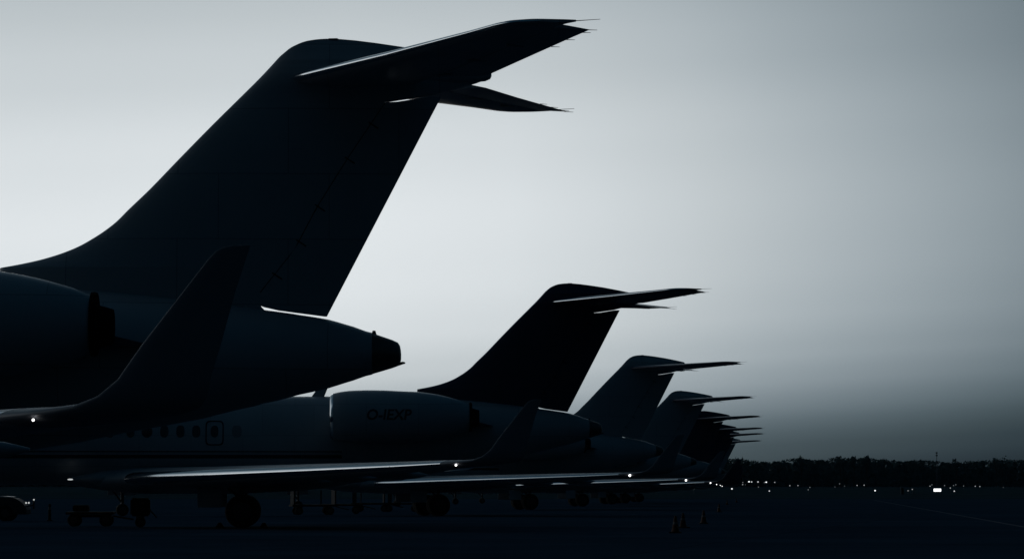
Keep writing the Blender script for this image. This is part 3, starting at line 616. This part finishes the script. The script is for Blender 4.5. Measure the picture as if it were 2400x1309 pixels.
for px, py, lv, wf, dc, lab in LIGHTS:
    D = (1150, 1340, 1425)[dc]; X = (px - 1200) / 8137 * D; z = EYE + (1153.9 - py) / 8137 * D; g = terr(D); h = max(z - g, .35)
    r = (.16, .18, .19, .22, .25)[lv] * (1.0, 1.1, 1.15)[dc]
    t = empty('airfield_light', (X, D, g))
    bm = bmesh.new(); tube(bm, (0, 0, 0), (0, 0, h - r * .8), .05, n=8); tube(bm, (0, 0, 0), (0, 0, .08), .2, n=10); obj('post', bm, 'steel_post', t)
    bm = bmesh.new(); bmesh.ops.create_uvsphere(bm, u_segments=12, v_segments=8, radius=r, matrix=Matrix.Translation((0, 0, h)) @ Matrix.Diagonal((wf, 1, .9, 1))); obj('lamp', bm, 'airfield_lamp_%s' % 'abcde'[lv], t)
    tag(t, lab, 'light', 'lights across the airfield')
# lit sign
D = 1150; t = empty('lit_airfield_sign', ((2195 - 1200) / 8137 * D, D, terr(D))); zc = EYE + 6.6 / 8137 * D - terr(D)
bm = bmesh.new(); box(bm, (0, 0, zc), (2.55, .3, 1.1), 0, .04); obj('frame', bm, 'chassis', t)
bm = bmesh.new(); box(bm, (0, -.16, zc), (2.4, .02, .92), 0, .005); obj('panel', bm, 'sign_face', t)
for s in (-1, 1):
    bm = bmesh.new(); tube(bm, (s * .9, 0, 0), (s * .9, 0, zc - .5), .06, n=8); obj('leg', bm, 'steel_post', t)
tag(t, 'blank glowing white oblong sign on the far grass at right', 'sign')
D = 1120; t = empty('utility_cabinet', ((2113 - 1200) / 8137 * D, D, terr(D)))
bm = bmesh.new(); box(bm, (0, 0, 1.1), (.9, .7, 2.1), 0, .03); obj('housing', bm, 'chassis', t)
bm = bmesh.new(); box(bm, (0, 0, 2.2), (1.05, .85, .1), 0, .02); obj('lid', bm, 'steel_post', t)
tag(t, 'dark upright utility cabinet on the far grass left of the lit sign', 'cabinet')

# ------------------------------------------------------------ things on the apron
def gp(px, py):                                                        # apron point seen at a pixel
    D = EYE * 8137 / (py - 1153.9); return ((px - 1200) / 8137 * D, D)
def make_cone():
    t = empty('traffic_cone')
    bm = bmesh.new(); box(bm, (0, 0, .02), (.30, .30, .035), 0, .008); obj('base', bm, 'rubber', t)
    bm = bmesh.new(); lathe(bm, [(.11, .04), (.095, .1), (.03, .44), (.022, .46)], 'z', (0, 0, 0), 20); obj('cone', bm, 'cone_orange', t)
    bm = bmesh.new(); lathe(bm, [(.0755, .2), (.0585, .295), (.05, .295), (.05, .2)], 'z', (0, 0, 0), 20); obj('band', bm, 'cone_white', t)
    return t
c0 = make_cone()
CN = [(1648,1226,'traffic cone standing apart, largest of those on the apron right of the row'),(1600,1236,'traffic cone just left of the largest one'),(1582,1248,'nearest traffic cone, lowest in the picture'),(1684,1199,'traffic cone behind the largest one, farther up the apron'),(1703,1182,'small far traffic cone left of the farthest'),(1725,1176,'farthest traffic cone of the line')]
for i, (px, py, lab) in enumerate(CN):
    c = c0 if i == 0 else copy_tree(c0); x, y = gp(px, py); c.location = (x, y, .005); c.rotation_euler = (0, 0, i * .7)
    tag(c, lab, 'cone', 'traffic cones on the apron')
def wheel(parent, x, y, r, w, name='wheel'):
    bm = bmesh.new(); lathe(bm, [(r * .5, -w * .5), (r * .9, -w * .5), (r, -w * .3), (r, w * .3), (r * .9, w * .5), (r * .5, w * .5)], 'y', (x, y, r), 22); o = obj(name, bm, 'rubber', parent)
    bm = bmesh.new(); lathe(bm, [(r * .15, -w * .54), (r * .52, -w * .51), (r * .52, w * .51), (r * .15, w * .54)], 'y', (x, y, r), 16); obj('rim', bm, 'strut_metal', o)
# low tow tractor at the left edge
x, y = gp(60, 1219); t = empty('tow_tractor', (x - 1.9, y, 0), R(2))
prof = [(-2.0,.25),(-2.0,.80),(-1.9,.895),(1.15,.895),(1.55,.875),(1.72,.80),(1.95,.62),(2.05,.45),(2.05,.25)]
bm = bmesh.new(); loft(bm, [[(a, -.85, b) for a, b in prof], [(a, .85, b) for a, b in prof]]); bmesh.ops.bevel(bm, geom=[e for e in bm.edges], offset=.03, segments=2, affect='EDGES'); obj('body', bm, 'tug_paint', t, ang=30)
bm = bmesh.new(); loft(bm, [[(-1.95, s, .925), (1.15, s, .930), (1.48, s, .915), (1.48, s, .90), (-1.95, s, .90)] for s in (-.84, .80)]); obj('deck', bm, 'tug_roof', t, ang=30)
for a in (-1.3, 1.25):
    for s in (-.78, .78): wheel(t, a, s, .30, .22)
for s in (-.5, .5):
    bm = bmesh.new(); bmesh.ops.create_uvsphere(bm, u_segments=12, v_segments=8, radius=.035, matrix=Matrix.Translation((2.0, s, .68))); obj('headlight_glint', bm, 'lens_glint', t)  # glowing beads imitate glints on the tractor front
bm = bmesh.new(); tube(bm, (1.9, -.8, .5), (2.35, -.8, .62), .03, n=8); tube(bm, (2.32, -.82, .45), (2.32, -.82, .80), .035, n=8); obj('hitch', bm, 'strut_metal', t)
bm = bmesh.new(); bmesh.ops.create_uvsphere(bm, u_segments=10, v_segments=6, radius=.03, matrix=Matrix.Translation((2.33, -.86, .80))); obj('hitch_glint', bm, 'lens_glint', t)  # glowing bead added to imitate a glint at the hitch
tag(t, 'low flat tow tractor with a shiny deck at the left edge', 'tow tractor')
# bollard
x, y = gp(119, 1219); t = empty('bollard', (x, y, 0)); bm = bmesh.new(); lathe(bm, [(.11, 0), (.11, .03), (.06, .05), (.05, .6), (.035, .64)], 'z', (0, 0, 0), 16); obj('post', bm, 'chassis', t)
bm = bmesh.new(); lathe(bm, [(.0535, .42), (.0525, .52), (.04, .52), (.04, .42)], 'z', (0, 0, 0), 16); obj('band', bm, 'cone_white', t)
tag(t, 'short dark bollard between the tow tractor and the flat dolly', 'bollard')
# flatbed dolly
x, y = gp(215, 1232); t = empty('flatbed_dolly', (x, y, 0), R(3))
bm = bmesh.new(); box(bm, (0, 0, .42), (1.5, 1.1, .08), 0, .01); obj('bed', bm, 'chassis', t)
bm = bmesh.new(); box(bm, (0, 0, .33), (1.3, .5, .08), 0, .01); tube(bm, (.7, 0, .33), (1.35, 0, .22), .025, n=8); obj('tow_frame', bm, 'chassis', t)
for a in (-.5, .5):
    for s in (-.45, .45): wheel(t, a, s, .2, .12)
tag(t, 'low flatbed dolly beneath the second jet nose side', 'dolly')
bm = bmesh.new(); box(bm, (0, 0, .11), (.5, .45, .2), 0, .03); o = obj('equipment_case', bm, 'chassis', loc=(x - .3, y, .46)); tag(o, 'dark equipment case lying on the flatbed dolly', 'case')
# ground power unit
x, y = gp(331, 1234); t = empty('ground_power_unit', (x, y, 0), R(5))
bm = bmesh.new(); box(bm, (0, 0, .62), (.6, .5, .55), 0, .05); obj('housing', bm, 'chassis', t)
bm = bmesh.new(); box(bm, (0, 0, .26), (.26, .4, .26), 0, .02); obj('chassis_frame', bm, 'strut_metal', t)
for s in (-.2, .2): wheel(t, 0, s, .16, .08)
bm = bmesh.new(); tube(bm, (.28, 0, .55), (.5, 0, .30), .02, n=8); obj('drawbar', bm, 'strut_metal', t)
tag(t, 'small dark ground power cart standing right of the flatbed dolly', 'power cart')
# baggage carts parked beyond the second jet
def make_cart():
    t = empty('baggage_cart')
    bm = bmesh.new(); box(bm, (0, 0, .45), (2.2, 1.3, .1), 0, .02); obj('bed', bm, 'chassis', t)
    for s in (-1.0, 1.0):
        bm = bmesh.new(); box(bm, (s, 0, .85), (.06, 1.2, .7), 0, .01); obj('end_panel', bm, 'chassis', t)
    for a in (-.75, .75):
        for s in (-.5, .5): wheel(t, a, s, .2, .12)
    bm = bmesh.new(); tube(bm, (1.1, 0, .4), (1.75, 0, .25), .03, n=8); obj('drawbar', bm, 'strut_metal', t)
    return t
b0 = make_cart()
for i, (px, py, rz, lab) in enumerate([(735,1205,.2,'baggage cart just right of the second jet wheels'),(800,1203,.05,'baggage cart second from the second jet wheels'),(873,1198,-.1,'baggage cart standing midway between the two sets of wheels'),(942,1198,.1,'baggage cart nearest the third jet wheels')]):
    b = b0 if i == 0 else copy_tree(b0); x, y = gp(px, py); b.location = (x, y, 0); b.rotation_euler = (0, 0, rz); tag(b, lab, 'cart', 'baggage carts beyond the second jet')
# wheel chocks at the second jet
def make_chock():
    bm = bmesh.new(); loft(bm, [[(-.14, s, 0), (.14, s, 0), (.04, s, .16), (-.04, s, .16)] for s in (-.25, .25)]); return obj('wheel_chock', bm, 'chassis', smooth=False)
k0 = make_chock(); J2 = jets[1]; 
for i, (u, lab) in enumerate([(-10.66, 'wheel chock in front of the second jet near wheels'), (-9.34, 'wheel chock behind the second jet near wheels')]):
    k = k0 if i == 0 else copy_tree(k0); p = Matrix.Translation(J2.location) @ Matrix.Rotation(J2.rotation_euler.z, 4, 'Z') @ Vector((u, -2.2, .005)); k.location = p; k.rotation_euler = J2.rotation_euler
    tag(k, lab, 'chock', 'wheel chocks')

# ------------------------------------------------------------ thin evening haze
bm = bmesh.new(); box(bm, (0, 2850, 13.5), (7200, 6500, 29.5)); hz = obj('haze', bm, 'asphalt', smooth=False)
hm = bpy.data.materials.new('haze_air'); hm.use_nodes = True; ht = hm.node_tree; ht.nodes.clear()
ho = ht.nodes.new('ShaderNodeOutputMaterial'); hv = ht.nodes.new('ShaderNodeVolumePrincipled'); hv.inputs['Color'].default_value = (.25, .68, 1, 1); hv.inputs['Density'].default_value = 1.6e-5; hv.inputs['Anisotropy'].default_value = .2
ht.links.new(hv.outputs[0], ho.inputs['Volume']); hz.data.materials[0] = hm
tag(hz, 'thin blue evening haze over the whole airfield', 'haze', kind='stuff')
